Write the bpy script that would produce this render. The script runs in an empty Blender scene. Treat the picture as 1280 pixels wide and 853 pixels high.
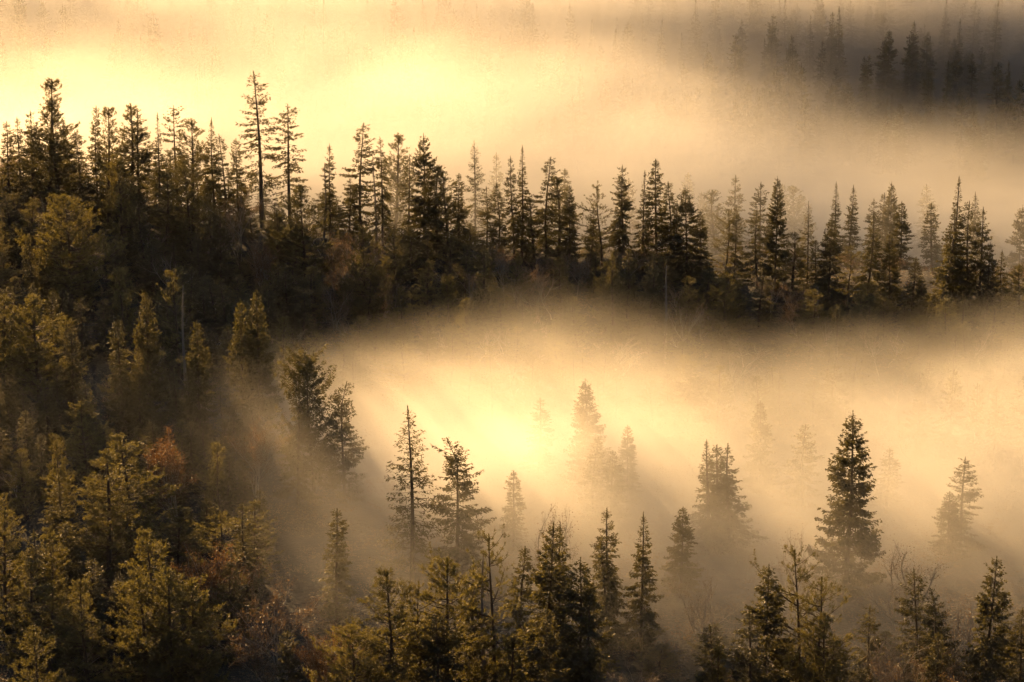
import bpy, math, random
import numpy as np
from mathutils import Vector

# ------------------------------------------------------------------ camera, world, sun, exposure
scene = bpy.context.scene
COL = scene.collection
CAM_H, PITCH, FPX = 90.0, 0.27, 3630.0          # metres, radians, focal length in photo pixels (1280 wide)
cam_data = bpy.data.cameras.new('camera')
cam_data.sensor_width = 36.0
cam_data.lens = 36.0 * FPX / 1280.0
cam_data.clip_start = 0.5
cam_data.clip_end = 20000
camera = bpy.data.objects.new('camera', cam_data)
camera.location = (0, 0, CAM_H)
camera.rotation_euler = (math.pi / 2 - PITCH, 0, 0)
COL.objects.link(camera)
scene.camera = camera

SUN_ALT, SUN_AZ = math.radians(9.0), math.radians(23.7)     # azimuth: to the left of the view direction
sun_dir = Vector((-math.cos(SUN_ALT) * math.sin(SUN_AZ), math.cos(SUN_ALT) * math.cos(SUN_AZ), math.sin(SUN_ALT)))
sun_data = bpy.data.lights.new('sun', 'SUN')
sun_data.energy = 5.0
sun_data.angle = math.radians(0.5)
sun_data.color = (1.0, 0.59, 0.235)
sun = bpy.data.objects.new('sun', sun_data)
sun.rotation_euler = (-sun_dir).to_track_quat('-Z', 'Y').to_euler()
sun.location = (-200, 600, 300)
COL.objects.link(sun)

world = bpy.data.worlds.new('World')
scene.world = world
world.use_nodes = True
wn = world.node_tree
bg = wn.nodes['Background']
sky = wn.nodes.new('ShaderNodeTexSky')
sky.sky_type = 'NISHITA'
sky.sun_disc = False
sky.sun_elevation = SUN_ALT
sky.sun_rotation = -SUN_AZ
wn.links.new(sky.outputs[0], bg.inputs[0])
bg.inputs[1].default_value = 0.05

vs = scene.view_settings
vs.view_transform = 'Standard'
vs.look = 'None'
vs.exposure = 1.68
vs.gamma = 1.0
HAZE = 0.000008
cy = scene.cycles
cy.max_bounces = 4
cy.diffuse_bounces = 1
cy.glossy_bounces = 1
cy.transmission_bounces = 2
cy.volume_bounces = 1
cy.transparent_max_bounces = 4
cy.use_denoising = True
cy.denoiser = 'OPENIMAGEDENOISE'
cy.denoising_prefilter = 'ACCURATE'
cy.use_adaptive_sampling = True
cy.adaptive_threshold = 0.03
cy.volume_step_rate = 0.33
cy.volume_max_steps = 200
cy.sample_clamp_direct = 6
cy.sample_clamp_indirect = 2

# ------------------------------------------------------------------ small node language
class E:
    tree = None
    def __init__(s, v): s.v = v
    @staticmethod
    def op(name, *a, clamp=False):
        n = E.tree.nodes.new('ShaderNodeMath'); n.operation = name; n.use_clamp = clamp
        for i, q in enumerate(a):
            q = q.v if isinstance(q, E) else q
            if isinstance(q, (int, float)): n.inputs[i].default_value = q
            else: E.tree.links.new(q, n.inputs[i])
        return E(n.outputs[0])
    def __add__(s, o): return E.op('ADD', s, o)
    __radd__ = __add__
    def __sub__(s, o): return E.op('SUBTRACT', s, o)
    def __rsub__(s, o): return E.op('SUBTRACT', o, s)
    def __mul__(s, o): return E.op('MULTIPLY', s, o)
    __rmul__ = __mul__
    def __truediv__(s, o): return E.op('DIVIDE', s, o)
    def max(s, o): return E.op('MAXIMUM', s, o)
    def min(s, o): return E.op('MINIMUM', s, o)
def sstep(e, a, b):                                  # smooth 0..1 as e goes a..b
    n = E.tree.nodes.new('ShaderNodeMapRange'); n.interpolation_type = 'SMOOTHSTEP'
    E.tree.links.new(e.v, n.inputs['Value'])
    n.inputs['From Min'].default_value = a; n.inputs['From Max'].default_value = b
    return E(n.outputs['Result'])
def curve(e, lo, hi, pts, ymax):                     # piecewise smooth curve of e, points (value, result)
    t = (e - lo) / (hi - lo)
    n = E.tree.nodes.new('ShaderNodeFloatCurve')
    E.tree.links.new(t.v, n.inputs['Value'])
    c = n.mapping.curves[0]
    P = [((p - lo) / (hi - lo), q / ymax) for p, q in pts]
    c.points[0].location = P[0]; c.points[1].location = P[-1]
    for p in P[1:-1]: c.points.new(*p)
    n.mapping.update()
    return E(n.outputs['Value']) * ymax

# ------------------------------------------------------------------ terrain
def ss(x, a, b):
    t = np.clip((x - a) / (b - a), 0, 1); return t * t * (3 - 2 * t)
def vnoise(x, y, s, seed):                           # cheap value noise
    xi, yi = np.floor(x / s), np.floor(y / s); fx, fy = x / s - xi, y / s - yi
    fx = fx * fx * (3 - 2 * fx); fy = fy * fy * (3 - 2 * fy)
    h = lambda a, b: (np.sin(a * 127.1 + b * 311.7 + seed * 74.7) * 43758.5453) % 1.0
    return (h(xi, yi) * (1 - fx) + h(xi + 1, yi) * fx) * (1 - fy) + (h(xi, yi + 1) * (1 - fx) + h(xi + 1, yi + 1) * fx) * fy
def crest_y(x): return 352 - 0.30 * np.clip(x, -150, 150)
def ground_z(x, y):
    x = np.asarray(x, float); y = np.asarray(y, float)
    c = crest_y(x)
    z = 8.0 * ss(-x, 15, 110) * ss(y, 150, 260) + 15.0 * ss(-x, 66, 150) * ss(y, 250, 330)
    z = z + 4.0 * np.exp(-((y - c) / 17.0) ** 2)
    z = z - 9.0 * ss(y, c + 6, c + 55) - 8.0 * ss(-x, 15, 110) * ss(y, c + 6, c + 60) * 0.8
    z = z - 2.5 * np.exp(-((x - 45) / 50) ** 2 - ((y - 280) / 35) ** 2)
    z = z + np.where(y > 455, 0.13 * (np.clip(y, 455, 610) - 455) * ss(y, 455, 500), 0)
    z = z + 84 * np.clip((190 - y) / 190, 0, 1.4) ** 1.6
    return z + 1.3 * (vnoise(x, y, 13, 1) - .5) + 0.6 * (vnoise(x, y, 4.1, 2) - .5)
def gz(x, y): return float(ground_z(x, y))

def px_dir(px, py):
    a = (px - 640) / FPX; b = -(py - 426.5) / FPX
    return np.array([a, math.cos(PITCH) + b * math.sin(PITCH), -math.sin(PITCH) + b * math.cos(PITCH)])
def on_ground(px, py):
    d = px_dir(px, py)
    t = 150.0
    while t < 900:
        if CAM_H + d[2] * t < gz(d[0] * t, d[1] * t): break
        t += 0.5
    return d[0] * t, d[1] * t
def to_px(x, y, z):
    dz = z - CAM_H
    f = y * math.cos(PITCH) - dz * math.sin(PITCH); u = y * math.sin(PITCH) + dz * math.cos(PITCH)
    return 640 + FPX * x / f, 426.5 - FPX * u / f

# ------------------------------------------------------------------ materials
def new_mat(name):
    m = bpy.data.materials.new(name); m.use_nodes = True
    nt = m.node_tree; nt.nodes.clear()
    out = nt.nodes.new('ShaderNodeOutputMaterial')
    return m, nt, out
def needle_mat(name, c_dark, c_light, transl, gloss=0.12, rough=0.45):
    m, nt, out = new_mat(name); N = nt.nodes; L = nt.links
    tc = N.new('ShaderNodeTexCoord'); nz = N.new('ShaderNodeTexNoise'); nz.inputs['Scale'].default_value = 1.3; nz.inputs['Detail'].default_value = 3
    L.new(tc.outputs['Object'], nz.inputs['Vector'])
    oi = N.new('ShaderNodeObjectInfo')
    ad = N.new('ShaderNodeMath'); ad.operation = 'MULTIPLY_ADD'; ad.inputs[1].default_value = 0.5
    L.new(oi.outputs['Random'], ad.inputs[0]); L.new(nz.outputs['Fac'], ad.inputs[2])
    sb = N.new('ShaderNodeMath'); sb.operation = 'SUBTRACT'; sb.inputs[1].default_value = 0.25; sb.use_clamp = True
    L.new(ad.outputs[0], sb.inputs[0])
    mx = N.new('ShaderNodeMix'); mx.data_type = 'RGBA'
    mx.inputs[6].default_value = (*c_dark, 1); mx.inputs[7].default_value = (*c_light, 1)
    L.new(sb.outputs[0], mx.inputs[0])
    df = N.new('ShaderNodeBsdfDiffuse'); tr = N.new('ShaderNodeBsdfTranslucent')
    g = N.new('ShaderNodeBsdfGlossy'); g.inputs['Roughness'].default_value = rough; g.inputs['Color'].default_value = (.8, .8, .8, 1)
    hs = N.new('ShaderNodeMix'); hs.data_type = 'RGBA'; hs.blend_type = 'MULTIPLY'; hs.inputs[0].default_value = 1
    hs.inputs[7].default_value = (*[transl * v for v in (1.3, 1.0, .5)], 1)
    L.new(mx.outputs[2], hs.inputs[6]); L.new(mx.outputs[2], df.inputs[0]); L.new(hs.outputs[2], tr.inputs[0])
    m1 = N.new('ShaderNodeMixShader'); m1.inputs[0].default_value = 0.55
    L.new(df.outputs[0], m1.inputs[1]); L.new(tr.outputs[0], m1.inputs[2])
    m2 = N.new('ShaderNodeMixShader'); m2.inputs[0].default_value = gloss
    L.new(m1.outputs[0], m2.inputs[1]); L.new(g.outputs[0], m2.inputs[2])
    L.new(m2.outputs[0], out.inputs['Surface'])
    return m
M_SPRUCE = needle_mat('spruce_needles', (.011, .013, .006), (.025, .027, .010), 4.0, 0.06, .55)
M_PINE = needle_mat('pine_needles', (.014, .0165, .0065), (.032, .034, .012), 4.6, .07, .55)
M_BIRCH = needle_mat('birch_leaves', (.022, .017, .010), (.044, .033, .018), 4.2, 0.09, .5)
M_ORANGE = needle_mat('rust_leaves', (.026, .019, .011), (.048, .032, .018), 2.8, 0.06)
def bark_mat(name, a, b):
    m, nt, out = new_mat(name); N = nt.nodes; L = nt.links
    tc = N.new('ShaderNodeTexCoord'); mp = N.new('ShaderNodeMapping'); mp.inputs['Scale'].default_value = (6, 6, 1.5)
    nz = N.new('ShaderNodeTexNoise'); nz.inputs['Scale'].default_value = 2; nz.inputs['Detail'].default_value = 5
    cr = N.new('ShaderNodeMix'); cr.data_type = 'RGBA'; cr.inputs[6].default_value = (*a, 1); cr.inputs[7].default_value = (*b, 1)
    L.new(tc.outputs['Object'], mp.inputs[0]); L.new(mp.outputs[0], nz.inputs['Vector']); L.new(nz.outputs['Fac'], cr.inputs[0])
    p = N.new('ShaderNodeBsdfPrincipled'); p.inputs['Roughness'].default_value = .85
    L.new(cr.outputs[2], p.inputs['Base Color'])
    bp = N.new('ShaderNodeBump'); bp.inputs['Strength'].default_value = .6; bp.inputs['Distance'].default_value = .03
    L.new(nz.outputs['Fac'], bp.inputs['Height']); L.new(bp.outputs[0], p.inputs['Normal'])
    L.new(p.outputs[0], out.inputs['Surface'])
    return m
M_BARK = bark_mat('conifer_bark', (.035, .026, .02), (.09, .065, .045))
M_GREYWOOD = bark_mat('dead_wood', (.10, .09, .075), (.22, .19, .16))
M_BIRCHBARK = bark_mat('birch_bark', (.10, .085, .07), (.34, .31, .27))

# ------------------------------------------------------------------ mesh making
def mesh_from(name, V, F_quads, F_tris, mats, q_mat=None, t_mat=None, smooth=False):
    V = np.asarray(V, np.float32).reshape(-1, 3)
    Q = np.asarray(F_quads, np.int32).reshape(-1, 4); T = np.asarray(F_tris, np.int32).reshape(-1, 3)
    me = bpy.data.meshes.new(name)
    me.vertices.add(len(V)); me.vertices.foreach_set('co', V.ravel())
    nl = Q.size + T.size; nf = len(Q) + len(T)
    me.loops.add(nl); me.loops.foreach_set('vertex_index', np.concatenate([Q.ravel(), T.ravel()]))
    me.polygons.add(nf)
    st = np.concatenate([np.arange(len(Q)) * 4, Q.size + np.arange(len(T)) * 3]).astype(np.int32)
    me.polygons.foreach_set('loop_start', st)
    mi = np.concatenate([np.zeros(len(Q)) if q_mat is None else q_mat, np.zeros(len(T)) if t_mat is None else t_mat]).astype(np.int32)
    me.polygons.foreach_set('material_index', mi)
    if smooth: me.polygons.foreach_set('use_smooth', np.ones(nf, bool))
    for m in mats: me.materials.append(m)
    me.update(calc_edges=True)
    return me
def norm(v): return v / np.maximum(np.linalg.norm(v, axis=-1, keepdims=True), 1e-9)
def tubes(P, R, n=3):
    """P (B,S,3) polylines, R (B,S) radii -> verts, quads"""
    P = np.asarray(P, float); R = np.asarray(R, float); B, S, _ = P.shape
    T = np.gradient(P, axis=1); T = norm(T)
    up = np.where(np.abs(T[..., 2:3]) > .9, np.array([1., 0, 0]), np.array([0, 0, 1.]))
    A = norm(np.cross(T, up)); C = np.cross(T, A)
    an = np.arange(n) * 2 * np.pi / n
    V = P[:, :, None] + R[:, :, None, None] * (A[:, :, None] * np.cos(an)[:, None] + C[:, :, None] * np.sin(an)[:, None])
    idx = np.arange(B * S * n).reshape(B, S, n); nx = np.roll(idx, -1, axis=2)
    Q = np.stack([idx[:, :-1], nx[:, :-1], nx[:, 1:], idx[:, 1:]], -1).reshape(-1, 4)
    return V.reshape(-1, 3), Q
def cards(rng, P, D, Ln, W):
    """leaf shaped quads: base P, direction D, length Ln, half width W, rolled at random"""
    n = len(P); D = norm(D)
    r = norm(np.cross(D, rng.normal(size=(n, 3))))
    Ln = np.broadcast_to(Ln, (n,))[:, None]; W = np.broadcast_to(W, (n,))[:, None]
    m = P + D * Ln * .45
    V = np.stack([P, m + r * W, P + D * Ln, m - r * W], 1).reshape(-1, 3)
    return V, np.arange(n * 4).reshape(n, 4)
def merge(parts):
    V, Q, off = [], [], 0
    for v, q in parts:
        V.append(v); Q.append(q + off); off += len(v)
    return np.concatenate(V), np.concatenate(Q)
def trunk_line(rng, H, bend, r0, n=12, lean=0.0, hook=0.0):
    t = np.linspace(0, 1, n)
    ph = rng.uniform(0, 6.28)
    off = bend * H * (np.sin(t * 3.1 + ph) - np.sin(ph)) * .03
    off2 = bend * H * (np.sin(t * 4.7 + ph * 2) - np.sin(ph * 2)) * .02
    P = np.stack([off + lean * t * H + hook * np.clip(t - .82, 0, 1) ** 1.0 * H, off2, t * H], 1)
    P[:, 2] -= 0.0
    R = r0 * (1 - t) ** .8 + .012
    P[0, 2] -= .6
    return P, R
def along(P, h):
    z = P[:, 2]
    return np.stack([np.interp(h, z, P[:, 0]), np.interp(h, z, P[:, 1]), h], -1)

def conifer(seed, H=15, R=1.8, base=.06, spacing=.34, nper=5, power=.85, droop=.45, irr=.35, dens=1.0, thick=1.0,
            bend=.3, lean=0, hook=0, tip_up=.25, gaps=.0, big=()):
    rng = np.random.default_rng(seed)
    TP, TR = trunk_line(rng, H, bend, .011 * H + .02, lean=lean, hook=hook)
    hs = []
    h = base * H
    while h < H * .965:
        k = rng.poisson(nper * .35) + max(1, int(nper * .65))
        hs += list(h + rng.uniform(-.12, .12, k)); h += spacing * rng.uniform(.75, 1.3) * (1 - .45 * h / H)
    hs = np.clip(np.array(hs), .2, H * .972); B = len(hs)
    u = 1 - (hs - base * H) / (H * (1 - base))                 # 1 bottom .. 0 top
    u = np.clip(u, 0, 1)
    az = rng.uniform(0, 2 * np.pi, B)
    lump = .5 * np.sin(hs * 1.7 + az * 2 + seed) + .5 * np.sin(hs * .8 - az + seed * 3)
    L = R * 1.22 * (u ** power * (1 - .15 * u ** 6)) * (1 + irr * .5 * lump + irr * rng.uniform(-.7, .6, B)) + .06
    if gaps > 0: L *= np.where(rng.random(B) < gaps, rng.uniform(.1, .5, B), 1)
    for (hb, ab, lb) in big:
        k = np.argmin(np.abs(hs - hb)); az[k] = ab; L[k] = lb
    L = np.clip(L, .08, None)
    a = .75 - (.75 + droop) * np.clip(u * 1.6, 0, 1) + rng.uniform(-.15, .15, B)
    S = 6; t = np.linspace(0, 1, S)
    d = np.stack([np.cos(az), np.sin(az)], 1)
    base_p = along(TP, hs)
    def pt(b, tt):
        hor = d[b] * (L[b] * tt)[:, None]
        z = L[b] * (a[b] * tt + tip_up * tt ** 2.2 * (.3 + u[b]))
        return base_p[b] + np.concatenate([hor, z[:, None]], 1)
    BP = np.stack([pt(np.arange(B), np.full(B, tt)) for tt in t], 1)
    BR = (.006 + .011 * L)[:, None] * (1 - .8 * t)[None]
    wood = [tubes(TP[None], TR[None], 7), tubes(BP, BR, 3)]
    # side twigs and needle sprays
    VV = []
    nt = np.maximum(4, (L / .10 * dens * 2).astype(int))
    b = np.repeat(np.arange(B), nt)
    tt = rng.uniform(.12, 1, len(b)) ** .8
    side = np.where(rng.random(len(b)) < .5, 1, -1)
    p0 = pt(b, tt)
    tl = (.10 + .34 * L[b] * (1 - tt * .85)) * rng.uniform(.6, 1.1, len(b))
    tl = np.minimum(tl, .75)
    out = np.concatenate([d[b], (a[b] + .2)[:, None] * .5], 1)
    perp = np.stack([-d[b][:, 1], d[b][:, 0], np.zeros(len(b))], 1)
    td = norm(out * .8 + perp * (side * rng.uniform(.5, 1.1, len(b)))[:, None] + np.array([0, 0, -1.]) * (rng.uniform(.0, .9, len(b)) * (.3 + .7 * u[b]))[:, None])
    nc = np.maximum(1, np.round(tl / .15).astype(int))
    c = np.repeat(np.arange(len(b)), nc)
    ct = rng.uniform(0, 1, len(c))
    P = p0[c] + td[c] * (tl[c] * ct)[:, None]
    D = td[c] + rng.normal(size=(len(c), 3)) * .45 + np.array([0, 0, -.25])
    lim = np.minimum(1, .35 + L[b][c] * .9)
    VV.append(cards(rng, P, D, rng.uniform(.18, .36, len(c)) * lim, rng.uniform(.035, .07, len(c)) * thick * lim))
    # leader
    n = 60; q = rng.uniform(0, 1, n); zz = H * (.92 + .075 * q); P = along(TP, zz)
    VV.append(cards(rng, P, np.stack([*rng.normal(size=(2, n)) * (.55 - .35 * q), .35 + .6 * q], 1), .28 - .12 * q, (.045 - .02 * q)))
    return merge(wood), merge(VV), TP

def pine(seed, H=11, R=2.0, base=.15, dome=.5, spacing=.42, nper=5, dens=1.0, up=.5, irr=.45, tuft=1.0, bend=.6, gaps=.1, forks=0):
    rng = np.random.default_rng(seed)
    TP, TR = trunk_line(rng, H, bend, .012 * H + .03)
    hs = []; h = base * H
    while h < H * .97:
        k = rng.poisson(nper * .4) + max(1, int(nper * .6)); hs += list(h + rng.uniform(-.1, .1, k)); h += spacing * rng.uniform(.7, 1.3)
    hs = np.clip(np.array(hs), .3, H * .98); B = len(hs)
    u = np.clip(1 - (hs - base * H) / (H * (1 - base)), 0, 1)
    az = rng.uniform(0, 2 * np.pi, B)
    lump = np.sin(hs * 1.3 + az * 2 + seed)
    q = np.clip(u / (dome + .25), 0, 1)
    prof = (.8 * q + .2 * np.sqrt(np.clip(1 - (1 - q) ** 2, 0, 1))) * (1 - .35 * np.clip((u - .7) / .3, 0, 1)) + .03
    L = R * 1.15 * prof * (1 + irr * .5 * lump + irr * rng.uniform(-.9, .7, B))
    if gaps > 0: L *= np.where(rng.random(B) < gaps, .3, 1)
    L = np.clip(L, .15, None)
    a = up * (.9 - 1.15 * u) + rng.uniform(-.2, .2, B)
    d = np.stack([np.cos(az), np.sin(az)], 1); bp = along(TP, hs)
    def pt(b, tt):
        return bp[b] + np.concatenate([d[b] * (L[b] * tt)[:, None], (L[b] * (a[b] * tt + .30 * tt ** 2))[:, None]], 1)
    t = np.linspace(0, 1, 6)
    BP = np.stack([pt(np.arange(B), np.full(B, q)) for q in t], 1)
    wood = [tubes(TP[None], TR[None], 7), tubes(BP, (.010 + .016 * L)[:, None] * (1 - .75 * t)[None], 3)]
    ns = np.maximum(3, (L / .20 * dens).astype(int)); b = np.repeat(np.arange(B), ns)
    tt = rng.uniform(.15, 1, len(b)) ** .8
    p0 = pt(b, tt)
    perp = np.stack([-d[b][:, 1], d[b][:, 0], np.zeros(len(b))], 1)
    sd = norm(np.concatenate([d[b], np.full((len(b), 1), .5)], 1) + perp * rng.uniform(-1.1, 1.1, (len(b), 1)) + rng.normal(size=(len(b), 3)) * [.15, .15, .45])
    sl = rng.uniform(.25, .6, len(b)) * (.5 + .3 * L[b])
    sl = np.minimum(sl, 1.1)
    q = np.linspace(0, 1, 3)
    SP = p0[:, None] + sd[:, None] * (sl[:, None, None] * q[None, :, None])
    SP[:, 2, 2] += sl * .18
    wood.append(tubes(SP, .010 * (1.1 - q)[None] * np.ones((len(b), 1)), 3))
    ntf = np.maximum(1, np.round(sl / .17).astype(int)); c = np.repeat(np.arange(len(b)), ntf)
    f = rng.uniform(.25, 1.0, len(c)); f = np.where(rng.random(len(c)) < .3, 1.0, f)
    T0 = p0[c] + sd[c] * (sl[c] * f)[:, None] + np.array([0, 0, 1.]) * (sl[c] * f ** 2 * .18)[:, None]
    k = 8; cc = np.repeat(np.arange(len(c)), k)
    ax = norm(sd[c] + np.array([0, 0, .8]) + rng.normal(size=(len(c), 3)) * .2)
    D = norm(ax[cc] * .75 + rng.normal(size=(len(cc), 3)) * .62)
    P = T0[cc] + ax[cc] * rng.uniform(-.10, .12, (len(cc), 1)) * tuft
    VV = [cards(rng, P, D, rng.uniform(.12, .24, len(cc)) * tuft, .023 * tuft)]
    n = 110; q = rng.uniform(0, 1, n); P = along(TP, H * (.90 + .09 * q))
    VV.append(cards(rng, P, rng.normal(size=(n, 3)) * [.55, .55, .3] * (1 - .5 * q)[:, None] + [0, 0, .6], rng.uniform(.15, .28, n), .03))
    return merge(wood), merge(VV), TP

def birch(seed, H=7, spread=.5, stems=3, leaves=26, leaf=.05, twist=.35, levels=3):
    rng = np.random.default_rng(seed)
    polys = [[], []]; tips = []
    def grow(p, d, L, r, lev):
        S = 5; pts = [p]
        for i in range(S - 1):
            d = norm(d + rng.normal(size=3) * twist * .35 + np.array([0, 0, .06])); p = p + d * L / (S - 1); pts.append(p)
        pts = np.array(pts); polys[0].append(pts); polys[1].append(r * np.linspace(1, .45, S))
        if lev == 0: tips.append(pts); return
        nb = 5 if lev > 1 else 4
        for k in range(nb):
            f = rng.uniform(.3, 1) if k else 1.0
            q = pts[min(S - 1, int(f * (S - 1)))]
            dd = norm(d + rng.normal(size=3) * spread * (.9 if k else .3) + np.array([0, 0, .12]))
            grow(q, dd, L * rng.uniform(.45, .7), r * .5, lev - 1)
    for s in range(stems):
        a = rng.uniform(0, 6.28); tilt = .08 if stems == 1 else .28
        grow(np.array([math.cos(a) * .1 * (stems - 1), math.sin(a) * .1 * (stems - 1), -.3]), norm(np.array([math.cos(a) * tilt, math.sin(a) * tilt, 1])),
             H * rng.uniform(.42, .55), .008 * H + .012, levels)
    wood = tubes(np.array(polys[0]), np.array(polys[1]), 3)
    tp = np.array(tips)
    sc = H / max(tp[..., 2].max(), .1)
    wood = (wood[0] * sc, wood[1]); tp = tp * sc
    n = len(tp) * leaves; i = rng.integers(0, len(tp), n); j = rng.integers(1, 5, n)
    P = tp[i, j] + rng.normal(size=(n, 3)) * .12
    V = cards(rng, P, rng.normal(size=(n, 3)) + [0, 0, -.4], rng.uniform(.8, 1.5, n) * leaf * 1.6, leaf * .6)
    return wood, V, tp[0]

def snag(seed, H=9, nb=26, R=.9):
    rng = np.random.default_rng(seed)
    TP, TR = trunk_line(rng, H, .5, .015 * H)
    TR = TR + .02
    hs = rng.uniform(.3, .98, nb) * H; az = rng.uniform(0, 6.28, nb); L = R * rng.uniform(.3, 1, nb) * (1.2 - hs / H)
    t = np.linspace(0, 1, 5); b = along(TP, hs)
    BP = b[:, None] + np.stack([np.cos(az)[:, None] * L[:, None] * t, np.sin(az)[:, None] * L[:, None] * t, L[:, None] * (-.2 * t + .25 * t ** 2)], -1)
    m = 5; k = np.repeat(np.arange(nb), m); f = rng.uniform(.3, 1, len(k))
    p = np.array([BP[q, int(ff * 4)] for q, ff in zip(k, f)]); dd = norm(rng.normal(size=(len(k), 3)) + [0, 0, -.2]) * .22
    TW = p[:, None] + dd[:, None] * np.linspace(0, 1, 3)[None, :, None]
    tw = tubes(TW, np.full((len(k), 3), .008), 3)
    limbs = [merge([tubes(BP[i:i + 1], (.024 * (1 - .7 * t))[None], 3), tubes(TW[k == i], np.full((m, 3), .009), 3)]) for i in range(nb)]
    return merge([tubes(TP[None], TR[None], 7)]), limbs, TP

# ---- the kinds of tree
KINDS = {}
def add_kind(key, fam, H, data, mats):
    wood, leaf, _ = data
    if fam == 'dead':
        KINDS[key] = dict(fam=fam, H=H, trunk=mesh_from('trunk_' + key, wood[0], wood[1], [], [mats[0]], smooth=True),
                          limbs=[mesh_from('branch_' + key, v, q, [], [mats[1]]) for v, q in leaf])
        return
    KINDS[key] = dict(fam=fam, H=H, trunk=mesh_from('trunk_' + key, wood[0], wood[1], [], [mats[0]], smooth=True),
                      crown=mesh_from('crown_' + key, leaf[0], leaf[1], [], [mats[1]]), raw=(wood, leaf))
SP = (M_BARK, M_SPRUCE); PN = (M_BARK, M_PINE)
def S(key, **k): add_kind(key, 'spruce', k.get('H', 15), conifer(**k), SP)
def P(key, **k): add_kind(key, 'pine', k.get('H', 11), pine(**k), PN)
S('cone', seed=11, H=16, R=2.7, base=.03, power=.80, droop=.35, irr=.28, dens=.95, thick=1.1, tip_up=.35)
S('cone2', seed=12, H=14, R=2.3, base=.03, power=.75, droop=.45, irr=.4, dens=1.0, thick=1.1)
S('narrow', seed=21, H=14, R=1.25, base=.05, power=.6, droop=.6, irr=.5, thick=1.1)
S('narrow2', seed=22, H=15, R=1.4, base=.08, power=.7, droop=.7, irr=.6, gaps=.15)
S('narrow3', seed=23, H=12, R=1.15, base=.04, power=.55, droop=.5, irr=.55, bend=.8)
S('ragged', seed=31, H=15, R=1.9, base=.08, power=.7, droop=.6, irr=.8, gaps=.25, spacing=.4)
S('ragged2', seed=32, H=15, R=1.8, base=.10, power=.6, droop=.5, irr=.8, gaps=.2, spacing=.42, bend=.7)
S('sparse', seed=41, H=16, R=2.5, base=.10, power=.85, droop=.30, irr=.45, dens=.40, spacing=.40, nper=5, thick=.8, tip_up=.30)
S('gaunt', seed=43, H=17, R=1.9, base=.22, power=.55, droop=.25, irr=.5, dens=.55, spacing=.52, nper=4, thick=.95, tip_up=.1, gaps=.1)
S('gaunt2', seed=44, H=15, R=1.7, base=.25, power=.45, droop=.3, irr=.4, dens=.6, spacing=.5, nper=4, thick=1.0, tip_up=.1)
S('broad', seed=51, H=14, R=3.1, base=.03, power=.8, droop=.45, irr=.6, dens=1.0, thick=1.2, gaps=.15)
S('crooked', seed=61, H=14, R=2.1, base=.06, power=.65, droop=.25, irr=.7, dens=.7, hook=.35, big=((12.2, 0.1, 1.9), (9.5, 3.0, 2.1)))
S('spire', seed=71, H=16, R=1.9, base=.03, power=1.25, droop=.6, irr=.5, thick=1.1)
S('spire2', seed=72, H=15, R=2.1, base=.03, power=1.1, droop=.5, irr=.5, thick=1.1, bend=.6)
P('round', seed=101, H=10, R=2.6, dome=.35, up=.45, base=.04, spacing=.34, nper=6)
P('bushy', seed=102, H=11, R=1.9, dome=.5, up=.5, base=.02, dens=1.1, spacing=.32, nper=6)
P('bushy2', seed=103, H=10, R=2.2, dome=.45, up=.4, base=.02, gaps=.2, spacing=.32, nper=6)
P('column', seed=104, H=13, R=1.35, dome=.3, up=.6, base=.04, spacing=.3, nper=6)
P('column2', seed=107, H=12, R=1.5, dome=.4, up=.35, base=.04, irr=.6, spacing=.32, nper=6)
P('open', seed=105, H=12, R=2.2, dome=.15, up=.4, base=.12, spacing=.5, nper=4, irr=.9, gaps=.3, dens=.8, bend=1.0)
S('gnarled', seed=115, H=12, R=1.9, base=.10, power=.28, droop=-.1, irr=.95, gaps=.3, spacing=.34, nper=6, dens=1.0, thick=.8, tip_up=.7, bend=.9)
P('open2', seed=108, H=12, R=1.9, dome=.2, up=.4, base=.20, spacing=.5, nper=4, irr=.8, gaps=.3, dens=.8, bend=.8)
P('sapling', seed=106, H=5, R=.95, dome=.6, up=.7, base=.04, spacing=.3)
for k, sd, kw in (('birch', 201, dict(H=8, stems=2)), ('birch2', 202, dict(H=7, stems=3, spread=.6)), ('birch3', 203, dict(H=9, stems=1, spread=.45, leaves=18))):
    add_kind(k, 'birch', kw['H'], birch(sd, **kw), (M_BIRCHBARK, M_BIRCH))
add_kind('bare', 'birch', 7, birch(205, H=7, stems=3, spread=.5, leaves=3), (M_BIRCHBARK, M_BIRCH))
add_kind('rust', 'birch', 6, birch(204, H=6, stems=3, leaves=30), (M_BIRCHBARK, M_ORANGE))
add_kind('snag', 'dead', 10, snag(301), (M_GREYWOOD, M_GREYWOOD))
add_kind('snag2', 'dead', 8, snag(302, H=8, nb=16, R=.7), (M_GREYWOOD, M_GREYWOOD))
FAM_NAME = {'spruce': 'spruce_tree', 'pine': 'pine_tree', 'birch': 'birch_tree', 'dead': 'dead_tree'}
FAM_CAT = {'spruce': 'spruce tree', 'pine': 'pine tree', 'birch': 'birch tree', 'dead': 'dead tree'}

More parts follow.
